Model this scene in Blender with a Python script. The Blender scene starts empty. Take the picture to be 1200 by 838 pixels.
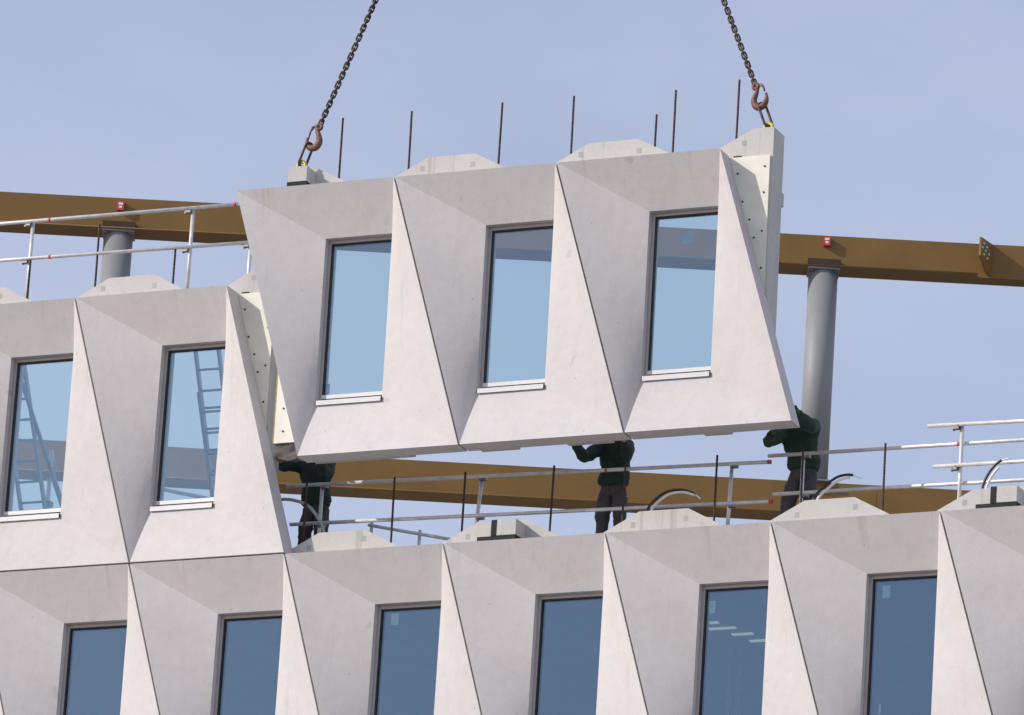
import bpy, bmesh, math, random
from mathutils import Vector, Matrix, Euler
rnd = random.Random(7)
sc = bpy.context.scene
col = sc.collection
R = math.radians

# ------------------------------------------------------------------ camera, sky, sun
CAM_H = 1.7
PITCH, ROLL = 0.298, 0.0643
FPX = 8292.09
fw = Vector((0, math.cos(PITCH), math.sin(PITCH)))
up0 = Vector((0, -math.sin(PITCH), math.cos(PITCH)))
rt0 = Vector((1, 0, 0))
rt = rt0 * math.cos(ROLL) + up0 * math.sin(ROLL)
up = up0 * math.cos(ROLL) - rt0 * math.sin(ROLL)
cd = bpy.data.cameras.new('camera')
cam = bpy.data.objects.new('camera', cd)
col.objects.link(cam)
cam.matrix_world = Matrix(((rt.x, up.x, -fw.x, 0), (rt.y, up.y, -fw.y, 0), (rt.z, up.z, -fw.z, CAM_H), (0, 0, 0, 1)))
cd.sensor_width = 36.0
cd.lens = 36.0 * FPX / 1200.0
cd.clip_start = 1.0
cd.clip_end = 6000.0
sc.camera = cam

SUN_DIR = Vector((-0.481, -0.135, 0.282)).normalized()      # towards the sun
SUN_EL = math.asin(SUN_DIR.z)
SUN_AZ = math.atan2(SUN_DIR.x, SUN_DIR.y)
w = bpy.data.worlds.new('World')
sc.world = w
w.use_nodes = True
wt = w.node_tree
wt.nodes.clear()
wo = wt.nodes.new('ShaderNodeOutputWorld')
bg = wt.nodes.new('ShaderNodeBackground')
sky = wt.nodes.new('ShaderNodeTexSky')
sky.sky_type = 'NISHITA'
sky.sun_disc = False
sky.sun_elevation = SUN_EL
sky.sun_rotation = SUN_AZ
sky.altitude = 100
sky.air_density = 1.0
sky.dust_density = 0.6
sky.ozone_density = 2.2
# thin high cirrus, the same all round the sky
tc = wt.nodes.new('ShaderNodeTexCoord')
mp = wt.nodes.new('ShaderNodeMapping'); mp.inputs['Scale'].default_value = (4, 4, 8)
mp.inputs['Rotation'].default_value = (0.2, 0.35, 0.3)
nz = wt.nodes.new('ShaderNodeTexNoise'); nz.inputs['Scale'].default_value = 1.6; nz.inputs['Detail'].default_value = 6
nz.inputs['Roughness'].default_value = 0.55
rp = wt.nodes.new('ShaderNodeMapRange')
rp.inputs['From Min'].default_value = 0.35; rp.inputs['From Max'].default_value = 0.75
rp.inputs['To Min'].default_value = 0.25; rp.inputs['To Max'].default_value = 0.44
mx = wt.nodes.new('ShaderNodeMix'); mx.data_type = 'RGBA'
mx.inputs['B'].default_value = (6.3, 6.4, 7.2, 1)
tint = wt.nodes.new('ShaderNodeMix'); tint.data_type = 'RGBA'; tint.blend_type = 'MULTIPLY'
tint.inputs['Factor'].default_value = 1.0
tint.inputs['B'].default_value = (1.12, 0.97, 1.0, 1)
L = wt.links.new
L(tc.outputs['Generated'], mp.inputs['Vector']); L(mp.outputs['Vector'], nz.inputs['Vector'])
L(nz.outputs['Fac'], rp.inputs['Value']); L(rp.outputs['Result'], mx.inputs['Factor'])
L(sky.outputs['Color'], tint.inputs['A']); L(tint.outputs['Result'], mx.inputs['A'])
L(mx.outputs['Result'], bg.inputs['Color']); L(bg.outputs['Background'], wo.inputs['Surface'])
bg.inputs['Strength'].default_value = 0.148

sd = bpy.data.lights.new('sun', 'SUN')
sd.energy = 3.3
sd.angle = R(0.53)
sd.color = (1.0, 0.95, 0.88)
so = bpy.data.objects.new('sun', sd)
col.objects.link(so)
so.rotation_euler = SUN_DIR.to_track_quat('Z', 'Y').to_euler()
so.location = (-40, 40, 60)

vs = sc.view_settings
vs.view_transform = 'Standard'; vs.look = 'None'; vs.exposure = 0.0; vs.gamma = 1.0; vs.use_curve_mapping = False

# ------------------------------------------------------------------ materials
def newmat(name):
    m = bpy.data.materials.new(name)
    m.use_nodes = True
    nt = m.node_tree
    return m, nt, nt.nodes['Principled BSDF']

def simple(name, colr, rough=0.6, metal=0.0, var=0.12, scale=12.0, bump=0.0, bscale=60.0, spec=0.5):
    m, nt, b = newmat(name)
    t = nt.nodes.new('ShaderNodeTexCoord')
    n = nt.nodes.new('ShaderNodeTexNoise'); n.inputs['Scale'].default_value = scale; n.inputs['Detail'].default_value = 5
    r = nt.nodes.new('ShaderNodeValToRGB')
    c = Vector(colr)
    lo = [max(0, v * (1 - var)) for v in c]; hi = [min(1, v * (1 + var)) for v in c]
    r.color_ramp.elements[0].position = 0.3; r.color_ramp.elements[1].position = 0.7
    r.color_ramp.elements[0].color = (*lo, 1); r.color_ramp.elements[1].color = (*hi, 1)
    nt.links.new(t.outputs['Object'], n.inputs['Vector']); nt.links.new(n.outputs['Fac'], r.inputs['Fac'])
    nt.links.new(r.outputs['Color'], b.inputs['Base Color'])
    b.inputs['Roughness'].default_value = rough; b.inputs['Metallic'].default_value = metal
    b.inputs['Specular IOR Level'].default_value = spec
    if bump:
        n2 = nt.nodes.new('ShaderNodeTexNoise'); n2.inputs['Scale'].default_value = bscale; n2.inputs['Detail'].default_value = 4
        bp = nt.nodes.new('ShaderNodeBump'); bp.inputs['Strength'].default_value = bump; bp.inputs['Distance'].default_value = 0.01
        nt.links.new(t.outputs['Object'], n2.inputs['Vector']); nt.links.new(n2.outputs['Fac'], bp.inputs['Height'])
        nt.links.new(bp.outputs['Normal'], b.inputs['Normal'])
    return m

def concrete(name, base, streak=0.5, bump=0.35):
    """cast concrete: cloudy tone, fine grain, pores and a few water stains"""
    m, nt, b = newmat(name)
    N = nt.nodes.new; K = nt.links.new
    t = N('ShaderNodeTexCoord'); oi = N('ShaderNodeObjectInfo')
    off = N('ShaderNodeVectorMath'); off.operation = 'ADD'
    sca = N('ShaderNodeVectorMath'); sca.operation = 'SCALE'; sca.inputs['Scale'].default_value = 37.0
    comb = N('ShaderNodeCombineXYZ')
    for k in range(3): K(oi.outputs['Random'], comb.inputs[k])
    K(comb.outputs['Vector'], sca.inputs[0]); K(t.outputs['Object'], off.inputs[0]); K(sca.outputs['Vector'], off.inputs[1])
    def noise(scale, detail, vec=None, rough=0.55):
        n = N('ShaderNodeTexNoise'); n.inputs['Scale'].default_value = scale; n.inputs['Detail'].default_value = detail
        n.inputs['Roughness'].default_value = rough
        K((vec or off).outputs['Vector'], n.inputs['Vector']); return n
    def mapr(src, a, bb, c, d):
        r = N('ShaderNodeMapRange'); r.inputs['From Min'].default_value = a; r.inputs['From Max'].default_value = bb
        r.inputs['To Min'].default_value = c; r.inputs['To Max'].default_value = d; K(src, r.inputs['Value']); return r.outputs['Result']
    def mul(a, bb):
        q = N('ShaderNodeMath'); q.operation = 'MULTIPLY'; K(a, q.inputs[0]); K(bb, q.inputs[1]); return q.outputs[0]
    cloud = noise(1.3, 6)
    fine = noise(55, 3)
    med = noise(9, 4)
    mpn = N('ShaderNodeMapping'); mpn.inputs['Scale'].default_value = (7, 7, 0.45); K(off.outputs['Vector'], mpn.inputs['Vector'])
    strk = noise(1.0, 4, mpn)
    v = mul(mapr(cloud.outputs['Fac'], 0.3, 0.7, 0.955, 1.035), mapr(fine.outputs['Fac'], 0.35, 0.68, 0.965, 1.022))
    v = mul(v, mapr(oi.outputs['Random'], 0.0, 1.0, 0.965, 1.03))
    v = mul(v, mapr(med.outputs['Fac'], 0.3, 0.7, 0.965, 1.03))
    v = mul(v, mapr(strk.outputs['Fac'], 0.60, 0.78, 1.0, 1.0 - 0.14 * streak))
    blot = noise(3.1, 2)
    v = mul(v, mapr(blot.outputs['Fac'], 0.715, 0.76, 1.0, 0.86))
    # drips of dirt below the top edge
    sep = N('ShaderNodeSeparateXYZ'); K(t.outputs['Object'], sep.inputs[0])
    mpd = N('ShaderNodeMapping'); mpd.inputs['Scale'].default_value = (4.5, 0.3, 0.12); K(off.outputs['Vector'], mpd.inputs['Vector'])
    drip = noise(1.6, 3, mpd)
    dm = mul(mapr(drip.outputs['Fac'], 0.60, 0.70, 0.0, 1.0), mapr(sep.outputs['Z'], -0.55, 0.0, 0.0, 1.0))
    v = mul(v, mapr(dm, 0, 1, 1.0, 1.0 - 0.22 * streak))
    pits = N('ShaderNodeTexVoronoi'); pits.inputs['Scale'].default_value = 26; K(off.outputs['Vector'], pits.inputs['Vector'])
    pm = mapr(pits.outputs['Distance'], 0.05, 0.11, 0.0, 1.0)
    v = mul(v, mapr(pm, 0, 1, 0.86, 1.0))
    hol = N('ShaderNodeTexVoronoi'); hol.inputs['Scale'].default_value = 3.4; K(off.outputs['Vector'], hol.inputs['Vector'])
    v = mul(v, mapr(hol.outputs['Distance'], 0.022, 0.045, 0.62, 1.0))
    cc = N('ShaderNodeMix'); cc.data_type = 'RGBA'; cc.blend_type = 'MULTIPLY'; cc.inputs['Factor'].default_value = 1
    cc.inputs['A'].default_value = (*base, 1)
    cb = N('ShaderNodeCombineColor'); 
    for k in range(3): K(v, cb.inputs[k])
    K(cb.outputs['Color'], cc.inputs['B']); K(cc.outputs['Result'], b.inputs['Base Color'])
    b.inputs['Roughness'].default_value = 0.88; b.inputs['Specular IOR Level'].default_value = 0.25
    h = N('ShaderNodeMath'); h.operation = 'ADD'
    K(fine.outputs['Fac'], h.inputs[0])
    h2 = N('ShaderNodeMath'); h2.operation = 'MULTIPLY_ADD'; h2.inputs[1].default_value = 0.55
    K(pm, h2.inputs[0]); K(med.outputs['Fac'], h2.inputs[2]); K(h2.outputs[0], h.inputs[1])
    bp = N('ShaderNodeBump'); bp.inputs['Strength'].default_value = bump; bp.inputs['Distance'].default_value = 0.006
    K(h.outputs[0], bp.inputs['Height']); K(bp.outputs['Normal'], b.inputs['Normal'])
    return m

M = {}
M['skin'] = concrete('cladding_concrete', (0.622, 0.588, 0.574), 0.7, 0.3)
M['leaf'] = concrete('leaf_concrete', (0.56, 0.54, 0.51), 0.9, 0.25)
M['patch'] = concrete('grout', (0.43, 0.415, 0.40), 0.2, 0.3)
M['rough'] = concrete('rough_mortar', (0.15, 0.14, 0.13), 1.0, 1.0)
M['board'] = simple('insulation_board', (0.80, 0.78, 0.68), 0.7, 0, 0.10, 3.0, 0.08, 20)
M['foam'] = simple('yellow_foam', (0.36, 0.27, 0.10), 0.8, 0, 0.2, 20)
M['frame'] = simple('window_frame_paint', (0.43, 0.41, 0.40), 0.45, 0.2, 0.05, 4)
M['alu'] = simple('sill_aluminium', (0.60, 0.59, 0.585), 0.5, 0.2, 0.05, 6)
M['rubber'] = simple('black_rubber', (0.018, 0.018, 0.02), 0.6, 0, 0.3, 8)
M['tape'] = simple('black_sealing_tape', (0.012, 0.012, 0.014), 0.8, 0, 0.35, 9, 0.2, 40)
M['galv'] = simple('galvanised_tube', (0.70, 0.69, 0.68), 0.45, 0.3, 0.14, 9, 0.05, 60)
M['coupler'] = simple('coupler_steel', (0.22, 0.21, 0.2), 0.5, 0.7, 0.3, 30)
M['redtape'] = simple('red_marking', (0.55, 0.06, 0.05), 0.5, 0, 0.15, 20)
M['rebar'] = simple('rusty_rebar', (0.075, 0.048, 0.036), 0.8, 0.3, 0.45, 25, 0.5, 90)
M['ochre'] = simple('ochre_paint', (0.205, 0.117, 0.031), 0.6, 0, 0.09, 1.7, 0.05, 30, 0.35)
M['slot'] = simple('dark_brown', (0.05, 0.028, 0.02), 0.8, 0, 0.2, 10)
M['column'] = simple('grey_column_paint', (0.25, 0.255, 0.265), 0.55, 0.0, 0.05, 3.0)
M['chain'] = simple('chain_steel', (0.085, 0.06, 0.05), 0.55, 0.6, 0.5, 30, 0.2, 80)
M['hook'] = simple('rusty_hook', (0.20, 0.105, 0.08), 0.65, 0.35, 0.4, 22, 0.3, 70)
M['clutch'] = simple('yellow_clutch', (0.55, 0.44, 0.10), 0.55, 0.2, 0.25, 30)
M['white'] = simple('white_paint', (0.78, 0.78, 0.76), 0.5, 0, 0.06, 10)
M['paper'] = simple('pale_sticker', (0.62, 0.72, 0.75), 0.6, 0, 0.15, 14)
M['black'] = simple('black_plastic', (0.02, 0.02, 0.022), 0.45, 0, 0.3, 10)
M['conduit'] = simple('pale_conduit', (0.72, 0.70, 0.66), 0.4, 0, 0.06, 10)
M['greyhose'] = simple('grey_conduit', (0.33, 0.33, 0.34), 0.45, 0, 0.06, 10)
M['jacket'] = simple('green_fabric', (0.022, 0.046, 0.031), 0.9, 0, 0.3, 9, 0.5, 25)
M['trouser'] = simple('charcoal_fabric', (0.065, 0.058, 0.062), 0.9, 0, 0.3, 8, 0.5, 25)
M['flesh'] = simple('skin_tone', (0.42, 0.23, 0.16), 0.6, 0, 0.1, 8)
M['glove'] = simple('green_glove', (0.05, 0.11, 0.07), 0.8, 0, 0.2, 20)
M['hair'] = simple('dark_hair', (0.03, 0.02, 0.015), 0.7, 0, 0.3, 30)
M['boot'] = simple('boot_leather', (0.035, 0.028, 0.022), 0.7, 0, 0.3, 10)
M['ladder'] = simple('ladder_aluminium', (0.36, 0.37, 0.38), 0.5, 0.5, 0.1, 10)
M['slab'] = concrete('slab_concrete', (0.36, 0.35, 0.34), 0.4, 0.2)
M['inner'] = simple('room_plaster', (0.20, 0.20, 0.21), 0.9, 0, 0.1, 2)
M['ground'] = simple('site_ground', (0.185, 0.165, 0.145), 0.95, 0, 0.25, 0.6, 0.5, 3.0)
m, nt, b = newmat('added_glow'); M['glow'] = m
b.inputs['Base Color'].default_value = (0.8, 0.8, 0.8, 1); b.inputs['Emission Color'].default_value = (1, 0.98, 0.93, 1); b.inputs['Emission Strength'].default_value = 0.3  # self-glowing surface for the light streaks added behind the lower glass

def glassmat():
    m, nt, b = newmat('coated_glass')
    nt.nodes.remove(b)
    N = nt.nodes.new; K = nt.links.new
    tr = N('ShaderNodeBsdfTransparent'); tr.inputs['Color'].default_value = (0.87, 0.93, 0.88, 1)
    gl = N('ShaderNodeBsdfGlossy'); gl.inputs['Color'].default_value = (0.49, 0.69, 0.91, 1); gl.inputs['Roughness'].default_value = 0.0
    fr = N('ShaderNodeFresnel'); fr.inputs['IOR'].default_value = 1.5
    ma = N('ShaderNodeMath'); ma.operation = 'MULTIPLY_ADD'; ma.inputs[1].default_value = 1.0; ma.inputs[2].default_value = 0.10
    ma.use_clamp = True
    mix = N('ShaderNodeMixShader')
    tcn = N('ShaderNodeTexCoord'); nn = N('ShaderNodeTexNoise'); nn.inputs['Scale'].default_value = 1.1
    bp = N('ShaderNodeBump'); bp.inputs['Strength'].default_value = 0.05; bp.inputs['Distance'].default_value = 0.01
    K(tcn.outputs['Object'], nn.inputs['Vector']); K(nn.outputs['Fac'], bp.inputs['Height']); K(bp.outputs['Normal'], gl.inputs['Normal'])
    K(fr.outputs['Fac'], ma.inputs[0]); K(ma.outputs[0], mix.inputs['Fac'])
    K(tr.outputs[0], mix.inputs[1]); K(gl.outputs[0], mix.inputs[2])
    K(mix.outputs[0], nt.nodes['Material Output'].inputs['Surface'])
    return m
M['glass'] = glassmat()

# ------------------------------------------------------------------ mesh helpers
class MB:
    def __init__(s):
        s.v = []; s.f = []; s.sm = []
    def add(s, vs, fs, smooth=False):
        o = len(s.v); s.v += [tuple(q) for q in vs]
        for f in fs: s.f.append([i + o for i in f]); s.sm.append(smooth)
        return s
    def box(s, x0, x1, y0, y1, z0, z1, mat=None):
        vs = [Vector((x, y, z)) for x in (x0, x1) for y in (y0, y1) for z in (z0, z1)]
        if mat is not None: vs = [mat @ q for q in vs]
        return s.add(vs, [(0, 1, 3, 2), (4, 6, 7, 5), (0, 4, 5, 1), (2, 3, 7, 6), (0, 2, 6, 4), (1, 5, 7, 3)])
    def tube(s, pts, r, n=10, closed=False, caps=True):
        P = [Vector(p) for p in pts]; k = len(P)
        rr = [r] * k if not hasattr(r, '__len__') else list(r)
        T = []
        for i in range(k):
            a = P[(i - 1) % k] if (closed or i > 0) else P[i]
            c = P[(i + 1) % k] if (closed or i < k - 1) else P[i]
            T.append((c - a).normalized())
        ref = Vector((0, 0, 1)) if abs(T[0].z) < 0.9 else Vector((0, 1, 0))
        nrm = (ref - T[0] * ref.dot(T[0])).normalized()
        vs = []
        for i in range(k):
            nrm = (nrm - T[i] * nrm.dot(T[i])).normalized()
            bn = T[i].cross(nrm)
            for j in range(n):
                a = 2 * math.pi * j / n
                vs.append(P[i] + (nrm * math.cos(a) + bn * math.sin(a)) * rr[i])
        o = len(s.v); s.v += [tuple(q) for q in vs]
        for i in range(k if closed else k - 1):
            i2 = (i + 1) % k
            for j in range(n):
                j2 = (j + 1) % n
                s.f.append([o + i * n + j, o + i * n + j2, o + i2 * n + j2, o + i2 * n + j]); s.sm.append(True)
        if caps and not closed:
            s.f.append([o + j for j in reversed(range(n))]); s.sm.append(False)
            s.f.append([o + (k - 1) * n + j for j in range(n)]); s.sm.append(False)
        return s
    def grid(s, a, b, c, d, nu=10, nv=10):
        """bilinear patch a-b (u) / d-c, smooth inside"""
        a, b, c, d = map(Vector, (a, b, c, d))
        vs = []; fs = []
        for i in range(nv + 1):
            for j in range(nu + 1):
                u = j / nu; v = i / nv
                vs.append((a * (1 - u) + b * u) * (1 - v) + (d * (1 - u) + c * u) * v)
        for i in range(nv):
            for j in range(nu):
                q = i * (nu + 1) + j
                fs.append((q, q + 1, q + nu + 2, q + nu + 1))
        return s.add(vs, fs, True)
    def mesh(s, name, mat):
        me = bpy.data.meshes.new(name)
        me.from_pydata(s.v, [], s.f); me.validate()
        for p, sm in zip(me.polygons, s.sm): p.use_smooth = sm
        me.materials.append(mat); me.update()
        return me

def plate_mesh(name, mat, outer, holes, y0, y1):
    """polygon in x-z with holes, extruded from y0 to y1"""
    bm = bmesh.new()
    edges = []
    for lp in [outer] + holes:
        vs = [bm.verts.new((x, y0, z)) for x, z in lp]
        for i in range(len(vs)): edges.append(bm.edges.new((vs[i], vs[(i + 1) % len(vs)])))
    bmesh.ops.triangle_fill(bm, use_beauty=True, use_dissolve=False, edges=edges)
    r = bmesh.ops.extrude_face_region(bm, geom=list(bm.faces))
    vv = [e for e in r['geom'] if isinstance(e, bmesh.types.BMVert)]
    bmesh.ops.translate(bm, verts=vv, vec=(0, y1 - y0, 0))
    bmesh.ops.recalc_face_normals(bm, faces=list(bm.faces))
    me = bpy.data.meshes.new(name); bm.to_mesh(me); bm.free()
    me.materials.append(mat)
    return me

def obj(name, me, parent=None, loc=(0, 0, 0), rot=None):
    o = bpy.data.objects.new(name, me)
    col.objects.link(o)
    o.parent = parent; o.location = loc
    if rot is not None: o.rotation_euler = rot
    return o
def tag(o, label=None, cat=None, group=None, kind=None):
    if label: o['label'] = label
    if cat: o['category'] = cat
    if group: o['group'] = group
    if kind: o['kind'] = kind
    return o
def empty(name, mw, label, cat, group=None):
    o = bpy.data.objects.new(name, None); col.objects.link(o)
    o.empty_display_size = 0.2
    o.matrix_world = mw
    return tag(o, label, cat, group)
def fix(me):
    bm = bmesh.new(); bm.from_mesh(me); bmesh.ops.recalc_face_normals(bm, faces=list(bm.faces)); bm.to_mesh(me); bm.free(); return me

# ------------------------------------------------------------------ frames of reference
W, H, S, D = 2.1885, 3.6, 1.09425, 0.2782
XL, XR, ZT, ZB = 1.1692, 2.0809, -0.653, -2.8556
PSI = 0.4512
ORG = Vector((-4.6389, 85.8583, 23.3507 + CAM_H))
FAC = Matrix.Translation(ORG) @ Matrix.Rotation(-PSI, 4, 'Z')          # facade: x along, y inwards, z up from the deck line
HANG = Matrix.Translation((-3.6160, 84.7824, 28.0117 + CAM_H)) @ Euler((-0.00878, -0.01176, -0.41580), 'XYZ').to_matrix().to_4x4()
def F(x, y, z): return FAC @ Vector((x, y, z))
def fac_at(x, y, z): return FAC @ Matrix.Translation((x, y, z))

# ------------------------------------------------------------------ ground and building carcass
def structure(name, me, parent=None):
    o = obj(name, me, parent)
    if parent is None: o['kind'] = 'structure'
    return o
structure('ground', MB().add([(-900, -300, 0), (900, -300, 0), (900, 1500, 0), (-900, 1500, 0)], [(0, 1, 2, 3)]).mesh('ground', M['ground']))
carc = MB()
X0, X1, YB = -10.5, 19.0, 11.0
carc.box(X0, X1, 0.74, YB, -0.36, 0.04)                     # deck the workers stand on
carc.box(X0, X1, 0.74, YB, -3.96, -3.56)                    # floor below
carc.box(X0, X1, YB, YB + 0.25, -3.96, 0.04)                # back wall
carc.box(X0 - 0.25, X0, 0.74, YB + 0.25, -3.96, 0.04)
carc.box(X1, X1 + 0.25, 0.74, YB + 0.25, -3.96, 0.04)
deck = structure('floor_deck', carc.mesh('floor_deck', M['slab'])); deck.matrix_world = FAC
low = MB(); low.box(X0, X1, 0.05, YB, -ORG.z, -3.97)
lo = structure('building_base', low.mesh('building_base', M['skin'])); lo.matrix_world = FAC

# ------------------------------------------------------------------ facade panels
G = 0.0115                                                   # half joint
T = 0.30                                                    # cladding depth at the ridges
def bay_mesh():
    mb = MB()
    P0 = (G, 0, -G); P1 = (W - G, 0, -G); Q1 = (W + S - G, 0, -H + G); Q0 = (S + G, 0, -H + G)
    TL = (XL, D, ZT); TR = (XR, D, ZT); BR = (XR, D, ZB); BL = (XL, D, ZB)
    mb.grid(P0, P1, TR, TL, 8, 4)
    mb.grid(P1, Q1, BR, TR, 24, 16)
    mb.grid(Q1, Q0, BL, BR, 8, 4)
    mb.grid(Q0, P0, TL, BL, 24, 16)
    def bk(p, y): return (p[0], y, p[2])
    for a, c in ((P0, P1), (P1, Q1), (Q1, Q0), (Q0, P0)):   # outer edges
        mb.add([a, c, bk(c, T), bk(a, T)], [(0, 1, 2, 3)])
    for a, c in ((TL, TR), (TR, BR), (BR, BL), (BL, TL)):   # window reveal
        mb.add([a, c, bk(c, 0.44), bk(a, 0.44)], [(0, 1, 2, 3)])
    o4 = [bk(q, T) for q in (P0, P1, Q1, Q0)]; i4 = [bk(q, T) for q in (TL, TR, BR, BL)]
    mb.add(o4 + i4, [(0, 4, 5, 1), (1, 5, 6, 2), (2, 6, 7, 3), (3, 7, 4, 0)])
    me = mb.mesh('cladding_bay', M['skin'])
    return me
BAY = bay_mesh()

FY = 0.368                                                  # front of the window frame
def frame_mesh():
    mb = MB(); t = 0.044
    z0 = ZB + 0.075
    mb.box(XL + .002, XL + t, FY, 0.43, z0, ZT - .002)
    mb.box(XR - .028, XR - .002, FY, 0.43, z0, ZT - .002)
    mb.box(XL + t + .0005, XR - .0285, FY, 0.43, ZT - t, ZT - .002)
    return mb.mesh('window_frame', M['frame'])
def rail_mesh():
    mb = MB(); mb.box(XL + .0445, XR - .0285, FY - 0.012, 0.43, ZB + 0.108, ZB + 0.158)
    return mb.mesh('bottom_rail', M['alu'])
def gasket_gap_mesh():
    mb = MB(); a, c = XL + 0.0442, XR - 0.0285; z0, z1 = ZB + 0.1585, ZT - 0.0445; t = 0.02; y0, y1 = FY + 0.008, 0.428
    mb.box(a, a + t, y0, y1, z0, z1); mb.box(c - 0.002, c, y0 + 0.02, y1, z0, z1)
    mb.box(XL + .0445, XR - .0285, FY - 0.004, 0.43, ZB + 0.0745, ZB + 0.1075)  # black strip put in as the shadow gap between rail and sill
    mb.box(a + t, c - 0.002, y0, y1, z1 - t, z1); mb.box(a + t, c - 0.002, y0, y1, z0, z0 + 0.008)
    return mb.mesh('gasket_and_gap', M['rubber'])
def pane_mesh():
    mb = MB(); mb.box(XL + 0.058, XR - 0.0306, 0.395, 0.419, ZB + 0.164, ZT - 0.058)
    return mb.mesh('pane', M['glass'])
def sill_mesh():
    mb = MB()
    x0, x1 = XL + 0.026, XR - 0.006
    pr = [(0.43, ZB + 0.074), (D - 0.027, ZB + 0.058), (D - 0.032, ZB + 0.052), (D - 0.032, ZB - 0.004), (D - 0.022, ZB - 0.004), (D - 0.02, ZB + 0.03), (0.43, ZB + 0.05)]
    n = len(pr)
    vs = [(x0, y, z) for y, z in pr] + [(x1, y, z) for y, z in pr]
    fs = [tuple(range(n)), tuple(reversed(range(n, 2 * n)))] + [(i, i + n, (i + 1) % n + n, (i + 1) % n) for i in range(n)]
    mb.add(vs, fs)
    return fix(mb.mesh('sill', M['alu']))
def cap_mesh():
    mb = MB(); mb.box(XR - 0.0055, XR + 0.002, D - 0.03, D - 0.005, ZB + 0.0, ZB + 0.05); return mb.mesh('sill_end_cap', M['black'])
FRAME, RAIL, GASK, PANE, SILL, CAP = frame_mesh(), rail_mesh(), gasket_gap_mesh(), pane_mesh(), sill_mesh(), cap_mesh()

LY0, LY1 = 0.33, 0.69                                       # inner leaf
HB0, HT0, HT1, HB1, HZ = -0.40, 0.29, 0.94, 1.62, 0.335     # hump profile
LXA, LXB = 0.61, 3 * W + 0.56
def top_profile():
    pts = []
    for i in range(4):
        o = i * W
        pts += [(o + HB0, -0.02), (o + HT0, HZ), (o + HT1, HZ), (o + HB1, -0.02)]
    def zat(x):
        for (xa, za), (xb, zb) in zip(pts, pts[1:]):
            if xa <= x <= xb: return za + (zb - za) * (x - xa) / (xb - xa)
        return -0.02
    out = [(LXA, zat(LXA))] + [q for q in pts if LXA < q[0] < LXB] + [(LXB, zat(LXB))]
    return out
TOPP = top_profile()
def leaf_mesh():
    tp = TOPP
    outer = tp + [(LXB, -3.30), (LXA, -3.30)]
    holes = [[(i * W + XL - .03, ZB - .03), (i * W + XR + .03, ZB - .03), (i * W + XR + .03, ZT + .03), (i * W + XL - .03, ZT + .03)] for i in range(3)]
    return plate_mesh('inner_leaf', M['leaf'], outer, holes, LY0, LY1)
LEAF = leaf_mesh()
REBAR_CACHE = {}
def rebar_mesh(top):
    if top not in REBAR_CACHE:
        mb = MB(); n = int((top + 0.3) / 0.02); pts = []; rr = []
        for i in range(n + 1):
            z = -0.3 + (top + 0.3) * i / n
            pts.append((0, 0, z)); rr.append(0.0135 if i % 2 else 0.0155)
        mb.tube(pts, rr, 8); REBAR_CACHE[top] = mb.mesh('rebar', M['rebar'])
    return REBAR_CACHE[top]
PATCH = MB().box(-0.03, 0.03, LY0 - 0.0015, LY0 + 0.02, -0.035, 0.035).mesh('grout_pocket', M['patch'])
def block_mesh():
    mb = MB(); mb.box(0.70, 0.955, 0.045, LY0 - 0.001, 0.062, HZ - 0.075); return mb.mesh('lifting_block', M['leaf'])
BLOCK = block_mesh()
BLOCKPAD = MB().box(0.685, 0.955, 0.05, LY0 - .002, 0.004, 0.061).mesh('bearing_strip', M['tape'])
SEALV = MB().box(0.615, 0.698, 0.055, LY0 - .003, 0.062, HZ - 0.07).mesh('joint_seal', M['tape'])
SEALH = MB().box(0.43, 0.684, 0.06, LY0 - .004, 0.004, 0.058).mesh('joint_seal', M['tape'])
DASH = MB().box(3 * W + 0.05, 3 * W + 0.15, 0.305, 0.329, -0.033, -0.016).mesh('bearing_strip', M['tape'])

def skin_edge(z): return S * (-z / H)
def board_right_mesh():
    e = LXB - 0.028
    zc = -(e - 3 * W) * H / S
    return plate_mesh('insulation_board', M['board'], [(3 * W - 0.06, -0.035), (e, -0.035), (e, zc - 0.1), (e - 0.10, zc - 0.1)], [], T + 0.004, LY0 - 0.001)
def board_left_mesh():
    zc = -LXA * H / S
    return plate_mesh('insulation_board', M['board'], [(LXA + 0.012, zc + 0.12), (LXA + 0.09, zc + 0.12), (1.09, -3.30), (LXA + 0.012, -3.30)], [], T + 0.004, LY0 - 0.001)
def nails_mesh(pts):
    mb = MB()
    for x, z in pts: mb.tube([(x, T + 0.006, z), (x, T - 0.004, z)], 0.013, 8)
    return mb.mesh('nail_heads', M['rubber'])

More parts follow.
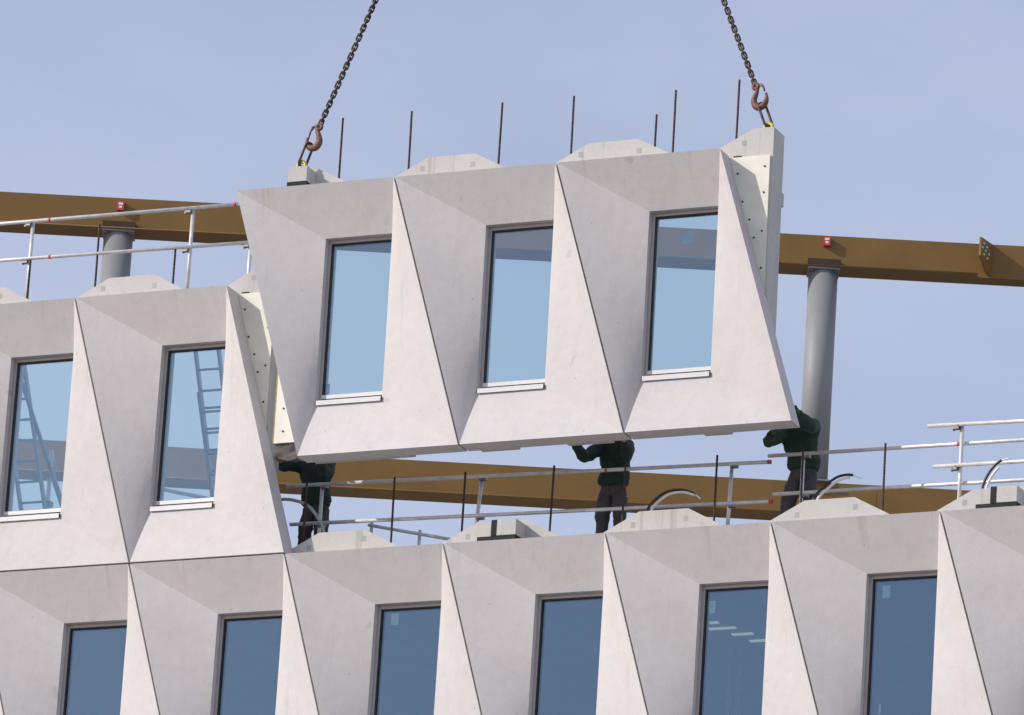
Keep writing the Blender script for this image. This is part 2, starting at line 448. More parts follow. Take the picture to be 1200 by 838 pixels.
def make_panel(name, mw, label, rebars, stickers=(), boards=(), joint=False, block=True, bays=(0, 1, 2), group=None):
    t = empty(name, mw, label, 'facade panel', group)
    for i in bays:
        obj('cladding_bay', BAY, t, (i * W, 0, 0))
        wdw = obj('window', FRAME, t, (i * W, 0, 0))
        for nm, me in (('bottom_rail', RAIL), ('gasket_and_gap', GASK), ('pane', PANE), ('sill', SILL), ('sill_end_cap', CAP)):
            obj(nm, me, wdw)
        for (k, x, z, wx, wz, kind) in stickers:
            if k == i:
                mb = MB()
                if kind == 'blob':
                    q = [(-.5, -.45), (-.1, -.5), (.35, -.35), (.5, .45), (.1, .5), (-.2, .25), (-.5, .2)]
                    n = len(q)
                    vs = [(x + a * wx, 0.4195, z + c * wz) for a, c in q] + [(x + a * wx, 0.421, z + c * wz) for a, c in q]
                    mb.add(vs, [tuple(range(n)), tuple(reversed(range(n, 2 * n)))] + [(j, j + n, (j + 1) % n + n, (j + 1) % n) for j in range(n)])
                else:
                    mb.box(x - wx / 2, x + wx / 2, 0.4195, 0.421, z - wz / 2, z + wz / 2)
                obj('sticker', fix(mb.mesh('sticker', M['paper'])), wdw)
    obj('inner_leaf', LEAF, t)
    for x, z in rebars: obj('rebar', rebar_mesh(z), t, (x, 0.5, 0), (R(rnd.uniform(-.6, .6)), R(rnd.uniform(-.6, .6)), 0))
    for i in range(4):
        for a, z in ((0.20, 0.17), (0.93, 0.20)):
            x = i * W + a
            if LXA + 0.4 < x < LXB - 0.05: obj('grout_pocket', PATCH, t, (x + rnd.uniform(-.04, .04), 0, z + rnd.uniform(-.03, .03)))
    if block:
        obj('lifting_block', BLOCK, t); obj('bearing_strip', BLOCKPAD, t)
    obj('bearing_strip', DASH, t)
    if joint:
        obj('joint_seal', SEALV, t); obj('joint_seal', SEALH, t)
    if 'r' in boards:
        bd = obj('insulation_board', board_right_mesh(), t)
        n = obj('nail_heads', nails_mesh([(3 * W + .12, -.25), (3 * W + .20, -.62), (3 * W + .47, -.18), (3 * W + .47, -.52), (3 * W + .47, -1.02), (3 * W + .37, -1.10), (3 * W + .48, -1.5), (3 * W + .30, -.86)]), bd); n['kind'] = 'stuff'
    if 'l' in boards:
        bd = obj('insulation_board', board_left_mesh(), t)
        n = obj('nail_heads', nails_mesh([(LXA + .09, -2.12), (LXA + .10, -2.5), (LXA + .12, -2.85), (LXA + .13, -3.15), (LXA + .28, -3.05)]), bd); n['kind'] = 'stuff'
        obj('foam_edge', MB().box(LXA - 0.006, LXA + 0.0115, T + 0.003, LY0 + 0.02, -3.30, -1.86).mesh('foam_edge', M['foam']), t)
        mb = MB().grid((LXA + .02, T + .03, -3.302), (1.06, T + .03, -3.302), (1.06, T + .06, -3.53), (LXA + .06, T + .06, -3.50), 14, 8).grid((LXA + .02, T + .2, -3.302), (LXA + .02, T + .03, -3.302), (LXA + .06, T + .06, -3.50), (LXA + .08, T + .2, -3.48), 6, 8).grid((LXA + .06, T + .06, -3.50), (1.06, T + .06, -3.53), (1.06, T + .2, -3.50), (LXA + .08, T + .2, -3.48), 14, 5)
        from mathutils import noise as nz_
        mb.v = [tuple(Vector(q) + nz_.noise_vector(Vector(q) * 9) * 0.03 + nz_.noise_vector(Vector(q) * 25) * 0.012) for q in mb.v]
        obj('bedding_mortar', mb.mesh('bedding_mortar', M['rough']), t)
    return t

std = [(i * W, 1.045) for i in (1, 2, 3)] + [(i * W + 1.20, 1.045) for i in range(3)]
GI = 'installed facade panels'
make_panel('facade_panel', fac_at(-W, 0, 0), 'installed lower concrete panel at left, beneath the raised left panel', [(2 * W - .01, 1.06), (2 * W + 1.22, 1.045), (3 * W, 1.05)], [(2, 1.385, -0.82, 0.10, 0.15, 'sq')], block=False, group=GI)
make_panel('facade_panel', fac_at(-4 * W, 0, 0), 'sliver of installed lower concrete panel in the bottom left corner', [], block=False, group=GI)
make_panel('facade_panel', fac_at(2 * W, 0, 0), 'installed lower concrete panel directly below the middle and right workers', [(1.2, 1.055), (W - .015, 1.035), (W + 1.217, 1.04), (2 * W + .17, 1.02), (2 * W + 1.24, 1.045)], [(1, 1.29, -0.91, 0.085, 0.16, 'sq'), (2, 1.375, -0.85, 0.10, 0.155, 'sq'), (2, 1.36, -2.3, 0.03, 0.12, 'sq')], joint=True, group=GI)
make_panel('facade_panel', fac_at(5 * W, 0, 0), 'installed lower concrete panel cut off by the right edge of the picture', [(1.9, 1.04)], joint=True, group=GI)
make_panel('facade_panel', fac_at(-2 * W - S, 0, H), 'upper concrete panel already installed at left, ladders behind its windows', [(W, 1.13), (2 * W, 1.14), (W + 1.2, .75), (2 * W + 1.13, 0.74), (1.2, 1.1)], boards=('r',), group=GI)
hp = make_panel('facade_panel', HANG, 'three-window concrete panel hanging from two chains above the workers',
                [(1.19, 1.04), (2.15, 1.045), (3.376, 1.05), (4.359, 1.05), (5.479, 0.70), (5.725, 1.005), (6.562, 1.06)],
                [(2, 1.64, -0.985, 0.16, 0.17, 'blob'), (0, 1.262, -2.60, 0.06, 0.14, 'sq')], boards=('r', 'l'))
for xa, xb, dz in ((1.20, 2.55, 0.0), (3.45, 3.95, 0.0), (4.6, 5.2, 0.0), (6.4, 6.75, 0.0)):
    obj('soffit_pad', MB().box(xa, xb, T + 0.002, T + 0.075, -H + 0.012, -H + 0.10).mesh('soffit_pad', M['leaf']), hp)
obj('fixing_block', MB().box(LXB - 0.16, LXB - 0.02, LY1 + .001, LY1 + 0.12, -0.55, -0.38).mesh('fixing_block', M['leaf']), hp)

# ------------------------------------------------------------------ chains, hooks, lifting clutches (in the frame of the hanging panel)
def link_mesh():
    mb = MB(); pts = []; a, r = 0.026, 0.0265
    for k in range(12):
        t = math.pi * k / 11 - math.pi / 2
        pts.append((0, math.sin(t) * r, a + math.cos(t) * r))
    for k in range(12):
        t = math.pi * k / 11 + math.pi / 2
        pts.append((0, math.sin(t) * r, -a + math.cos(t) * r))
    mb.tube(pts, 0.0112, 8, closed=True)
    return mb.mesh('link', M['chain'])
LINK = link_mesh()
def hang_at(p): return HANG @ Matrix.Translation(p)
def make_chain(eye, second, n, label, hookpts, latch, ring, clutch, yy):
    root = empty('lifting_chain', hang_at(eye), label, 'chain', 'chains lifting the hanging panel')
    e = Vector(eye); d = (Vector(second) - e).normalized()
    q = d.to_track_quat('Z', 'Y')
    pitch = 0.0665
    for i in range(n):
        sag = Vector((0, 0, -1)) * 0.0
        o = obj('link', LINK, root, d * (0.03 + pitch * (i + 0.4)))
        o.rotation_mode = 'QUATERNION'
        o.rotation_quaternion = q @ Euler((0, 0, R(20 + 90 * (i % 2) + rnd.uniform(-7, 7)))).to_quaternion()
    hk = MB()
    P = [Vector((x, yy, z)) - e for x, z in hookpts]
    C = []                                                    # smooth the hook line
    for i in range(len(P) - 1):
        p0 = P[max(i - 1, 0)]; p1 = P[i]; p2 = P[i + 1]; p3 = P[min(i + 2, len(P) - 1)]
        for k in range(4):
            t = k / 4
            C.append(0.5 * ((2 * p1) + (p2 - p0) * t + (2 * p0 - 5 * p1 + 4 * p2 - p3) * t * t + (3 * p1 - p0 - 3 * p2 + p3) * t ** 3))
    C.append(P[-1])
    m = len(C) - 1
    rad = [0.024 + 0.024 * math.sin(math.pi * min(1, max(0, (i / m - 0.05) / 0.9))) - 0.006 * (i / m) for i in range(m + 1)]
    hk.tube(C, rad, 12)
    cen = Vector((0, 0, 0))                                   # eye: ring round the last link
    ring_pts = [cen + Vector((0.034 * math.cos(a), 0, 0.034 * math.sin(a))) for a in [2 * math.pi * k / 16 for k in range(16)]]
    hk.tube(ring_pts, 0.023, 10, closed=True)
    hk.tube([cen + Vector((0, 0, -0.03)), P[0]], 0.024, 10)
    ho = obj('hook', hk.mesh('hook', M['hook']), root)
    lt = MB(); lp = [Vector((x, yy, z)) - e for x, z in latch]
    lt.tube(lp, [0.022] + [0.013] * (len(lp) - 2) + [0.010], 8)
    lt.tube([lp[0] + Vector((-.005, 0, 0)), cen], 0.016, 8)
    obj('latch', lt.mesh('latch', M['hook']), ho)
    c = Vector((clutch[0], yy, clutch[1]))
    cl = empty('lifting_clutch', hang_at(c), 'yellow lifting clutch with long steel ring ' + ring[3], 'lifting clutch', 'lifting clutches on the hanging panel')
    a = Vector((ring[0][0], yy, ring[0][1])) - c; bb = Vector((0, 0, 0.01))
    ax = (a - bb).normalized(); sd = Vector((ax.z, 0, -ax.x)); sd = (sd * 0.75 + Vector((0, 0.66, 0))).normalized()
    half = 0.05; pts = []
    for k in range(9):
        t = math.pi * k / 8; pts.append(a + ax * (-half * 0.6 + math.sin(t) * half * 0.9) + sd * math.cos(t) * half)
    for k in range(9):
        t = math.pi * k / 8; pts.append(bb + ax * (half * 0.6 - math.sin(t) * half * 0.9) - sd * math.cos(t) * half)
    obj('long_ring', MB().tube(pts, 0.0165, 8, closed=True).mesh('long_ring', M['chain']), cl)
    base = -ring[1]
    cb = MB()
    cb.tube([(-0.04, 0, base), (-0.055, 0, base + 0.04), (-0.045, 0, base + 0.09), (0, 0, base + 0.118), (0.045, 0, base + 0.09), (0.055, 0, base + 0.04), (0.04, 0, base)], 0.025, 8)
    cb.box(-0.035, 0.035, -0.045, 0.045, base, base + 0.04)
    cb.tube([(0, 0, base - 0.002), (0, 0, base + 0.014)], 0.062, 14)
    obj('clutch_head', cb.mesh('clutch_head', M['clutch']), cl)

# left: block top z = HZ-0.075 ; right: leaf top z = HZ
yl = 0.19
make_chain((1.018, yl, 0.822), (1.69, yl, 2.47), 38, 'rusty lifting chain with hook at the left end of the hanging panel',
           [(0.985, 0.79), (1.0, 0.758), (1.025, 0.685), (1.029, 0.616), (0.992, 0.558), (0.933, 0.544), (0.882, 0.576), (0.861, 0.63), (0.863, 0.69)],
           [(0.940, 0.832), (0.904, 0.777), (0.882, 0.698), (0.872, 0.655)], ((0.905, 0.600), 0.055, 0, 'on the small block at its left end'), (0.810, 0.315), yl)
yr = 0.5
make_chain((6.790, yr, 0.952), (6.307, yr, 2.137), 34, 'rusty lifting chain with hook at the right end of the hanging panel',
           [(6.815, 0.915), (6.801, 0.856), (6.776, 0.779), (6.791, 0.709), (6.838, 0.673), (6.895, 0.690), (6.932, 0.742), (6.939, 0.798), (6.929, 0.856)],
           [(6.853, 0.972), (6.893, 0.938), (6.911, 0.880)], ((6.875, 0.715), 0.083, 0, 'on the tall right end of the panel'), (6.985, 0.420), yr)

# ------------------------------------------------------------------ ochre beams and columns behind
YAW = -0.035
def beam_frame(z): return Matrix.Translation((0, 94.25, z + CAM_H)) @ Matrix.Rotation(YAW, 4, 'Z')
def make_beam(z, label, plate):
    t = empty('steel_beam', beam_frame(z), label, 'beam', 'ochre steel beams')
    mb = MB(); mb.box(-12, 12, 0.14, 0.42, -0.43, 0.045)
    obj('box_web', mb.mesh('box_web', M['ochre']), t)
    xe = 6.42 if plate else 12
    obj('bottom_flange', MB().box(-12, xe, 0.0, 0.46, -0.452, -0.432).mesh('bottom_flange', M['ochre']), t)
    obj('flange_edge', MB().tube([(-12, 0.0, -0.441), (xe, 0.0, -0.441)], 0.0125, 10).mesh('flange_edge', M['ochre']), t)
    for x in (4.275, -5.63): 
        obj('dark_bar', MB().box(x - 0.23, x + 0.23, 0.02, 0.137, -0.431, -0.335).mesh('dark_bar', M['slot']), t)  # dark brown bar just above the flange over each column
    if plate:
        obj('bottom_flange', MB().box(xe + .001, 12, 0.1385, 0.46, -0.452, -0.4305).mesh('bottom_flange', M['ochre']), t)
        pl = [(0, -0.43), (0, 0.045), (0.42, 0.02), (0.42, -0.25), (0.16, -0.43)]
        me = plate_mesh('connection_plate', M['ochre'], pl, [], -0.015, 0.015)
        o = obj('connection_plate', me, t, (6.60, 0.138, 0))
        o.rotation_euler = (0, 0, math.atan2(-math.cos(PSI), -math.sin(PSI)) - YAW)
        bm_ = MB().tube([(0, 0.0155, 0), (0, 0.03, 0)], 0.017, 8).mesh('bolt', M['white'])
        for a, z2 in ((.34, -.05), (.22, -.07), (.38, -.12), (.26, -.135), (.14, -.15), (.32, -.205), (.19, -.225)):
            obj('bolt', bm_, o, (a, 0, z2))
    for x in ([-8.6, 5.15] if not plate else [-3.0]):
        obj('weld_seam', MB().box(x, x + 0.012, 0.1365, 0.1405, -0.42, 0.03).mesh('weld_seam', M['ochre']), t)
    return t
BZ = 30.98
make_beam(BZ, 'upper ochre steel beam carried by the two grey columns', True)
make_beam(BZ - 3.6, 'lower ochre steel beam seen behind the workers', False)
def make_column(x, label):
    y = 94.25 + 0.24 + YAW * x
    topz = BZ - 0.455; botz = BZ - 3.6 + 0.045
    t = empty('steel_column', Matrix.Translation((x, y, botz + CAM_H)), label, 'column', 'grey round columns')
    h = topz - botz
    obj('shaft', MB().tube([(0, 0, 0.02), (0, 0, h - 0.026)], 0.207, 40).mesh('shaft', M['column']), t)
    cap = obj('cap_plate', MB().box(-0.225, 0.225, -0.225, 0.225, h - 0.025, h - 0.001).mesh('cap_plate', M['column']), t)
    for a in (-0.17, 0.17): obj('bolt', MB().tube([(a, -0.19, h - 0.05), (a, -0.19, h - 0.0255)], 0.02, 6).mesh('bolt', M['coupler']), cap)
    obj('base_plate', MB().box(-0.225, 0.225, -0.2, 0.2, 0.001, 0.0195).mesh('base_plate', M['column']), t)
    # lower storey shaft down to the deck
    h2 = BZ - 3.6 - 0.455 - (ORG.z - CAM_H) - 0.04
    obj('lower_shaft', MB().tube([(0, 0, -0.502 - h2), (0, 0, -0.50)], 0.207, 32).mesh('lower_shaft', M['column']), t)
make_column(-5.63, 'grey round column holding up the beam behind the left railing')
make_column(4.275, 'tall grey round column right of the hanging panel')
def red_box(x, zc, label):
    p = beam_frame(BZ) @ Matrix.Translation((x, 0.137, zc))
    t = empty('marker_box', p, label, 'marker box', 'red marker boxes on the beam')
    obj('housing', MB().box(-0.048, 0.048, -0.07, 0, -0.065, 0.065).mesh('housing', M['redtape']), t)
    obj('white_label', MB().box(-0.03, 0.03, -0.0735, -0.0705, 0.012, 0.042).mesh('white_label', M['white']), t)
    obj('white_label', MB().box(-0.022, 0.022, -0.0735, -0.0705, -0.035, -0.005).mesh('white_label', M['white']), t)
red_box(4.30, -0.055, 'small red box with white label on the beam over the right column')
red_box(-5.63, -0.09, 'small red box with white label on the beam over the left column')

# ------------------------------------------------------------------ scaffold-tube railings
TR_ = 0.0242
def tube_between(a, b, r=TR_, n=12): return MB().tube([a, b], r, n)
def coupler(parent, p, d=(0.0, 0.05, 0)):
    mb = MB(); x, y, z = p
    mb.box(x - .036, x + .036, y - .034, y + .034, z - .034, z + .034)
    mb.tube([(x - .045, y - .02, z - .03), (x - .045, y + .03, z - .03)], 0.014, 6)
    mb.tube([(x + .03, y - .05, z + .01), (x + .03, y + .01, z + .01)], 0.012, 6)
    obj('coupler', mb.mesh('coupler', M['coupler']), parent)
def railing(origin, label, rails, posts, couplers, marks=()):
    t = empty('tube_railing', fac_at(*origin), label, 'railing', 'scaffold tube railings')
    o = Vector(origin)
    for a, b in rails: obj('rail', tube_between(Vector(a) - o, Vector(b) - o).mesh('rail', M['galv']), t)
    for a, b in posts: obj('post', tube_between(Vector(a) - o, Vector(b) - o).mesh('post', M['galv']), t)
    for c in couplers: coupler(t, Vector(c) - o)
    for (a, b), f0, ln in marks:
        A = Vector(a) - o; B = Vector(b) - o; d = (B - A).normalized(); q = A + (B - A) * f0
        obj('red_band', MB().tube([q, q + d * ln], TR_ + 0.0025, 12).mesh('red_band', M['redtape']), t)
ry = 0.86
r1 = ((1.70, ry, 1.145), (8.34, ry, 1.022)); r2 = ((1.79, ry, 0.635), (8.385, ry, 0.517))
def zr(r, x): return r[0][2] + (r[1][2] - r[0][2]) * (x - r[0][0]) / (r[1][0] - r[0][0])
cs = []
for x in (2.18, 4.39, 7.80): cs += [(x + .05, ry + .03, zr(r1, x) - .01), (x + .05, ry + .03, zr(r2, x) - .01)]
railing((1.7, ry, 0.04), 'long tube railing in front of the left and middle workers', [r1, r2],
        [((x + dx, ry + 0.052, 0.041), (x, ry + 0.052, zr(r1, x) + .03)) for x, dx in ((2.18, 0), (4.41, -.07), (7.80, -.02))], cs,
        [(r1, 0.994, 0.04), (r2, 0.994, 0.04), (r1, 0.665, 0.03)])
r1 = ((8.30, ry, 1.10), (14.5, ry, 1.062)); r2 = ((8.39, ry, 0.604), (14.5, ry, 0.552))
railing((8.3, ry, 0.04), 'tube railing in front of the right worker, running off to the right', [r1, r2],
        [((x, ry + 0.052, 0.041), (x, ry + 0.052, zr(r1, x) + .03)) for x in (8.745, 13.2)],
        [(x + .06, ry + .03, zr(r, x) - .015) for x in (8.745, 13.2) for r in (r1, r2)], [(r1, 0.40, 0.05)])
r1 = ((10.43, .74, 1.30), (14.5, .74, 1.235)); r2 = ((10.53, .74, 0.781), (14.5, .74, 0.752))
railing((10.4, .74, 0.04), 'higher tube railing at the far right, in front of the other railing', [r1, r2],
        [((x, .795, 0.041), (x, .795, zr(r1, x) + .005)) for x in (10.86, 13.6)],
        [(x - .06, .765, zr(r, x) - .02) for x in (10.86, 13.6) for r in (r1, r2)])
yu = 0.5
r1 = ((-6.0, yu, 4.888), (0.90, yu, 4.850)); r2 = ((-6.0, yu, 4.408), (1.10, yu, 4.318))
railing((-2.1, yu, H), 'tube railing on top of the installed upper left panel', [r1, r2],
        [((x, yu + .052, H - 0.02), (x, yu + .052, t2)) for x, t2 in ((-2.12, 4.87), (0.22, 4.83), (1.09, 4.34), (-5.0, 4.87))],
        [(x - .05, yu + .03, zr(r, x) - .02) for x in (-2.12, .22) for r in (r1, r2)] + [(1.05, yu + .03, 4.30)],
        [(r1, 0.99, 0.045), (r1, .60, .03), (r2, .59, .03)])
# short sloping tube low behind the first hump
t = empty('sloping_tube', fac_at(2.57, 1.5, 0.04), 'thin sloping tube low behind the left hump', 'tube')
obj('rail', tube_between((0, 0, 0.72), (1.25, 0, 0.44), .022).mesh('rail', M['galv']), t)
obj('post', tube_between((0.70, 0.05, 0), (0.705, 0.05, 0.62), .022).mesh('post', M['galv']), t)
obj('post', tube_between((0.02, 0.05, 0), (0.02, 0.05, 0.76), .022).mesh('post', M['galv']), t)

# ------------------------------------------------------------------ cable conduits sticking out of the panel tops
def smooth(pts, n=6):
    P = [Vector(p) for p in pts]; C = []
    for i in range(len(P) - 1):
        p0 = P[max(i - 1, 0)]; p1 = P[i]; p2 = P[i + 1]; p3 = P[min(i + 2, len(P) - 1)]
        for k in range(n):
            t = k / n
            C.append(0.5 * ((2 * p1) + (p2 - p0) * t + (2 * p0 - 5 * p1 + 4 * p2 - p3) * t * t + (3 * p1 - p0 - 3 * p2 + p3) * t ** 3))
    C.append(P[-1]); return C
def conduit(label, xz, y, dark, pale, r=0.017, tip=True):
    b = Vector((xz[0][0], y, 0.28))
    t = empty('cable_conduit', fac_at(*b), label, 'conduit', 'bent cable conduits')
    P = [Vector((x, y, z)) - b for x, z in xz]
    P = [Vector((P[0].x - 0.03, 0, -0.15))] + P
    k = len(P)
    obj('dark_hose', MB().tube(smooth(P[:k - 1] if tip else P), r, 8).mesh('dark_hose', M[dark]), t)
    if tip: obj('tip', MB().tube(smooth(P[k - 2:]), r * 0.55, 8).mesh('tip', M['white']), t)
    if pale:
        Q = [q + Vector((0.052, -0.01, -0.022 - 0.004 * i)) for i, q in enumerate(P[:k - 2])]
        obj('pale_hose', MB().tube(smooth(Q), r, 8).mesh('pale_hose', M[pale]), t)
conduit('black and white bent hose pair right of the middle worker', [(6.864, 0.413), (6.937, 0.523), (7.091, 0.627), (7.272, 0.648), (7.434, 0.605), (7.487, 0.574), (7.564, 0.515)], .55, 'black', 'conduit')
conduit('dark bent hose pair beside the right worker', [(9.06, 0.409), (9.189, 0.554), (9.342, 0.664), (9.476, 0.693), (9.567, 0.682), (9.678, 0.631)], .55, 'black', 'conduit')
conduit('short dark hose pair at the far right rail', [(11.256, 0.415), (11.317, 0.573), (11.41, 0.691), (11.486, 0.744), (11.593, 0.765)], .55, 'black', 'conduit')
conduit('single grey hose arching in front of the left worker', [(2.432, 0.413), (2.327, 0.614), (2.175, 0.773), (1.988, 0.85), (1.826, 0.874), (1.68, 0.86)], .55, 'greyhose', None, 0.021, False)

# ------------------------------------------------------------------ ladders and props behind the upper left panel
def ladder(label, a, b, half, rungs, y_off=0):
    A = Vector(a); B = Vector(b)
    t = empty('ladder', fac_at(*B), label, 'ladder', 'ladders behind the upper panel')
    d = A - B; u = d.normalized()
    for s in (-1, 1):
        mat = Matrix.Translation(Vector((s * half, 0, 0))) @ Matrix(((1, 0, u.x, 0), (0, 1, u.y, 0), (0, 0, u.z, 0), (0, 0, 0, 1)))
        obj('stile', MB().box(-.016, .016, -.035, .035, 0, d.length, mat).mesh('stile', M['ladder']), t)
    for k in range(rungs):
        p = u * (0.25 + 0.27 * k)
        if (0.25 + 0.27 * k) > d.length - 0.05: break
        obj('rung', MB().tube([p + Vector((-half, 0, 0)), p + Vector((half, 0, 0))], 0.017, 8).mesh('rung', M['ladder']), t)
    return t
dv = Vector((0.281 - 0.401, 0.8 - 1.35, 3.042 - 1.238))
def ext(p, dv, z): return Vector(p) + dv * ((z - p[2]) / dv.z)
ladder('upper section of the ladder behind the second window', ext((0.441, 0.80, 3.042), dv, 3.55), ext((0.561, 1.35, 1.238), dv, 1.0), 0.165, 14)
ladder('lower section of the ladder behind the second window, standing on the deck', ext((0.445, 1.03, 2.528), dv, 2.53), ext((0.565, 1.43, 1.238), dv, 0.042), 0.195, 12)
dv1 = Vector((-2.236 + 2.043, 0.8 - 1.35, 3.059 - 1.198))
ladder('ladder leaning behind the leftmost upper window', ext((-2.40, 0.80, 3.059), dv1, 3.5), ext((-2.21, 1.35, 1.198), dv1, 0.042), 0.175, 16)
def prop(label, a, b, r=0.03):
    A = Vector(a); B = Vector(b)
    t = empty('push_pull_prop', fac_at(*B), label, 'prop', 'steel props')
    d = A - B
    obj('outer_tube', MB().tube([d * 0.03, d * 0.6], r, 10).mesh('outer_tube', M['ladder']), t)
    obj('inner_tube', MB().tube([d * 0.6, d * 0.985], r * 0.78, 10).mesh('inner_tube', M['ladder']), t)
    obj('foot_plate', MB().box(-.08, .08, -.08, .08, 0, .012).mesh('foot_plate', M['ladder']), t)
    obj('head_plate', MB().box(d.x - .06, d.x + .06, d.y - .012, d.y, d.z - .08, d.z + .08).mesh('head_plate', M['ladder']), t)
pv = Vector((-2.218 + 1.946, 0.8 - 1.6, 2.754 - 1.369))
prop('diagonal steel prop behind the leftmost upper window', ext((-2.218, 0.8, 2.754), pv, 2.93), ext((-1.946, 1.6, 1.369), pv, 0.042), 0.036)
t = empty('upright_tube', fac_at(-2.26, 1.8, 0.042), 'upright scaffold tube behind the leftmost upper window', 'tube')
obj('shaft', MB().tube([(0, 0, 0.012), (-0.01, 0, 2.11)], 0.03, 10).mesh('shaft', M['galv']), t)
obj('foot_plate', MB().box(-.07, .07, -.07, .07, 0, .0115).mesh('foot_plate', M['galv']), t)
for z in (1.35, 1.75): obj('clamp', MB().box(-.05, .05, -.05, .05, z, z + .07).mesh('clamp', M['coupler']), t)
t = empty('cross_tube', fac_at(-0.7, 1.95, 0.042), 'low cross tube on two stands behind the second upper window', 'tube')
obj('rail', tube_between((-0.1, 0, 1.56), (1.5, 0, 1.16), .026).mesh('rail', M['galv']), t)
obj('stand', tube_between((0.0, 0.055, 0), (0.0, 0.055, 1.6), .022).mesh('stand', M['galv']), t)
obj('stand', tube_between((1.35, 0.055, 0), (1.35, 0.055, 1.3), .022).mesh('stand', M['galv']), t)

# ------------------------------------------------------------------ inside the lower storey
for k, (x, y, hl) in enumerate(((6.84, 2.78, 0.07), (6.84, 3.05, 0.19), (6.98, 3.36, 0.15), (7.13, 3.70, 0.20))):
    t = empty('glow_strip', fac_at(x, y, -0.37), '%s added glowing strip from the glass, imitating bright streaks in the lower window' % ('nearest', 'second', 'third', 'farthest')[k], 'ceiling lamp', 'added glowing strips behind the lower windows')
    obj('housing', MB().box(-hl, hl, -0.05, 0.05, -0.04, 0.009).mesh('housing', M['white']), t)
    obj('glow_face', MB().box(-hl + .01, hl - .01, -0.038, 0.038, -0.052, -0.0405).mesh('glow_face', M['glow']), t)  # glowing strips added to imitate streaks of light in the glass
t = empty('streak_pipes', fac_at(6.46, 4.2, -3.56), 'pair of pale pipes added to imitate upright streaks in the lower window', 'pipes')
for x in (0, 0.14): obj('pipe', MB().tube([(x, 0, 0.001), (x, 0, 3.19)], 0.032, 12).mesh('pipe', M['galv']), t)  # pipes added to imitate the faint upright streaks in the glass

# ------------------------------------------------------------------ people
def skinned(name, verts, edges, radii, mat, root=0, sub=2):
    me = bpy.data.meshes.new(name)
    me.from_pydata(verts, edges, [])
    o = bpy.data.objects.new(name, me); col.objects.link(o)
    md = o.modifiers.new('s', 'SKIN'); md.use_smooth_shade = True; md.branch_smoothing = 0.6
    if not me.skin_vertices: me.skin_vertices.new()
    sv = me.skin_vertices[0].data
    for i, r in enumerate(radii): sv[i].radius = r if hasattr(r, '__len__') else (r, r); sv[i].use_root = (i == root)
    s2 = o.modifiers.new('d', 'SUBSURF'); s2.levels = sub; s2.render_levels = sub
    bpy.context.view_layer.update()
    dg = bpy.context.evaluated_depsgraph_get()
    nm = bpy.data.meshes.new_from_object(o.evaluated_get(dg))
    bpy.data.objects.remove(o); bpy.data.meshes.remove(me)
    nm.name = name; nm.materials.clear(); nm.materials.append(mat)
    for p in nm.polygons: p.use_smooth = True
    return nm

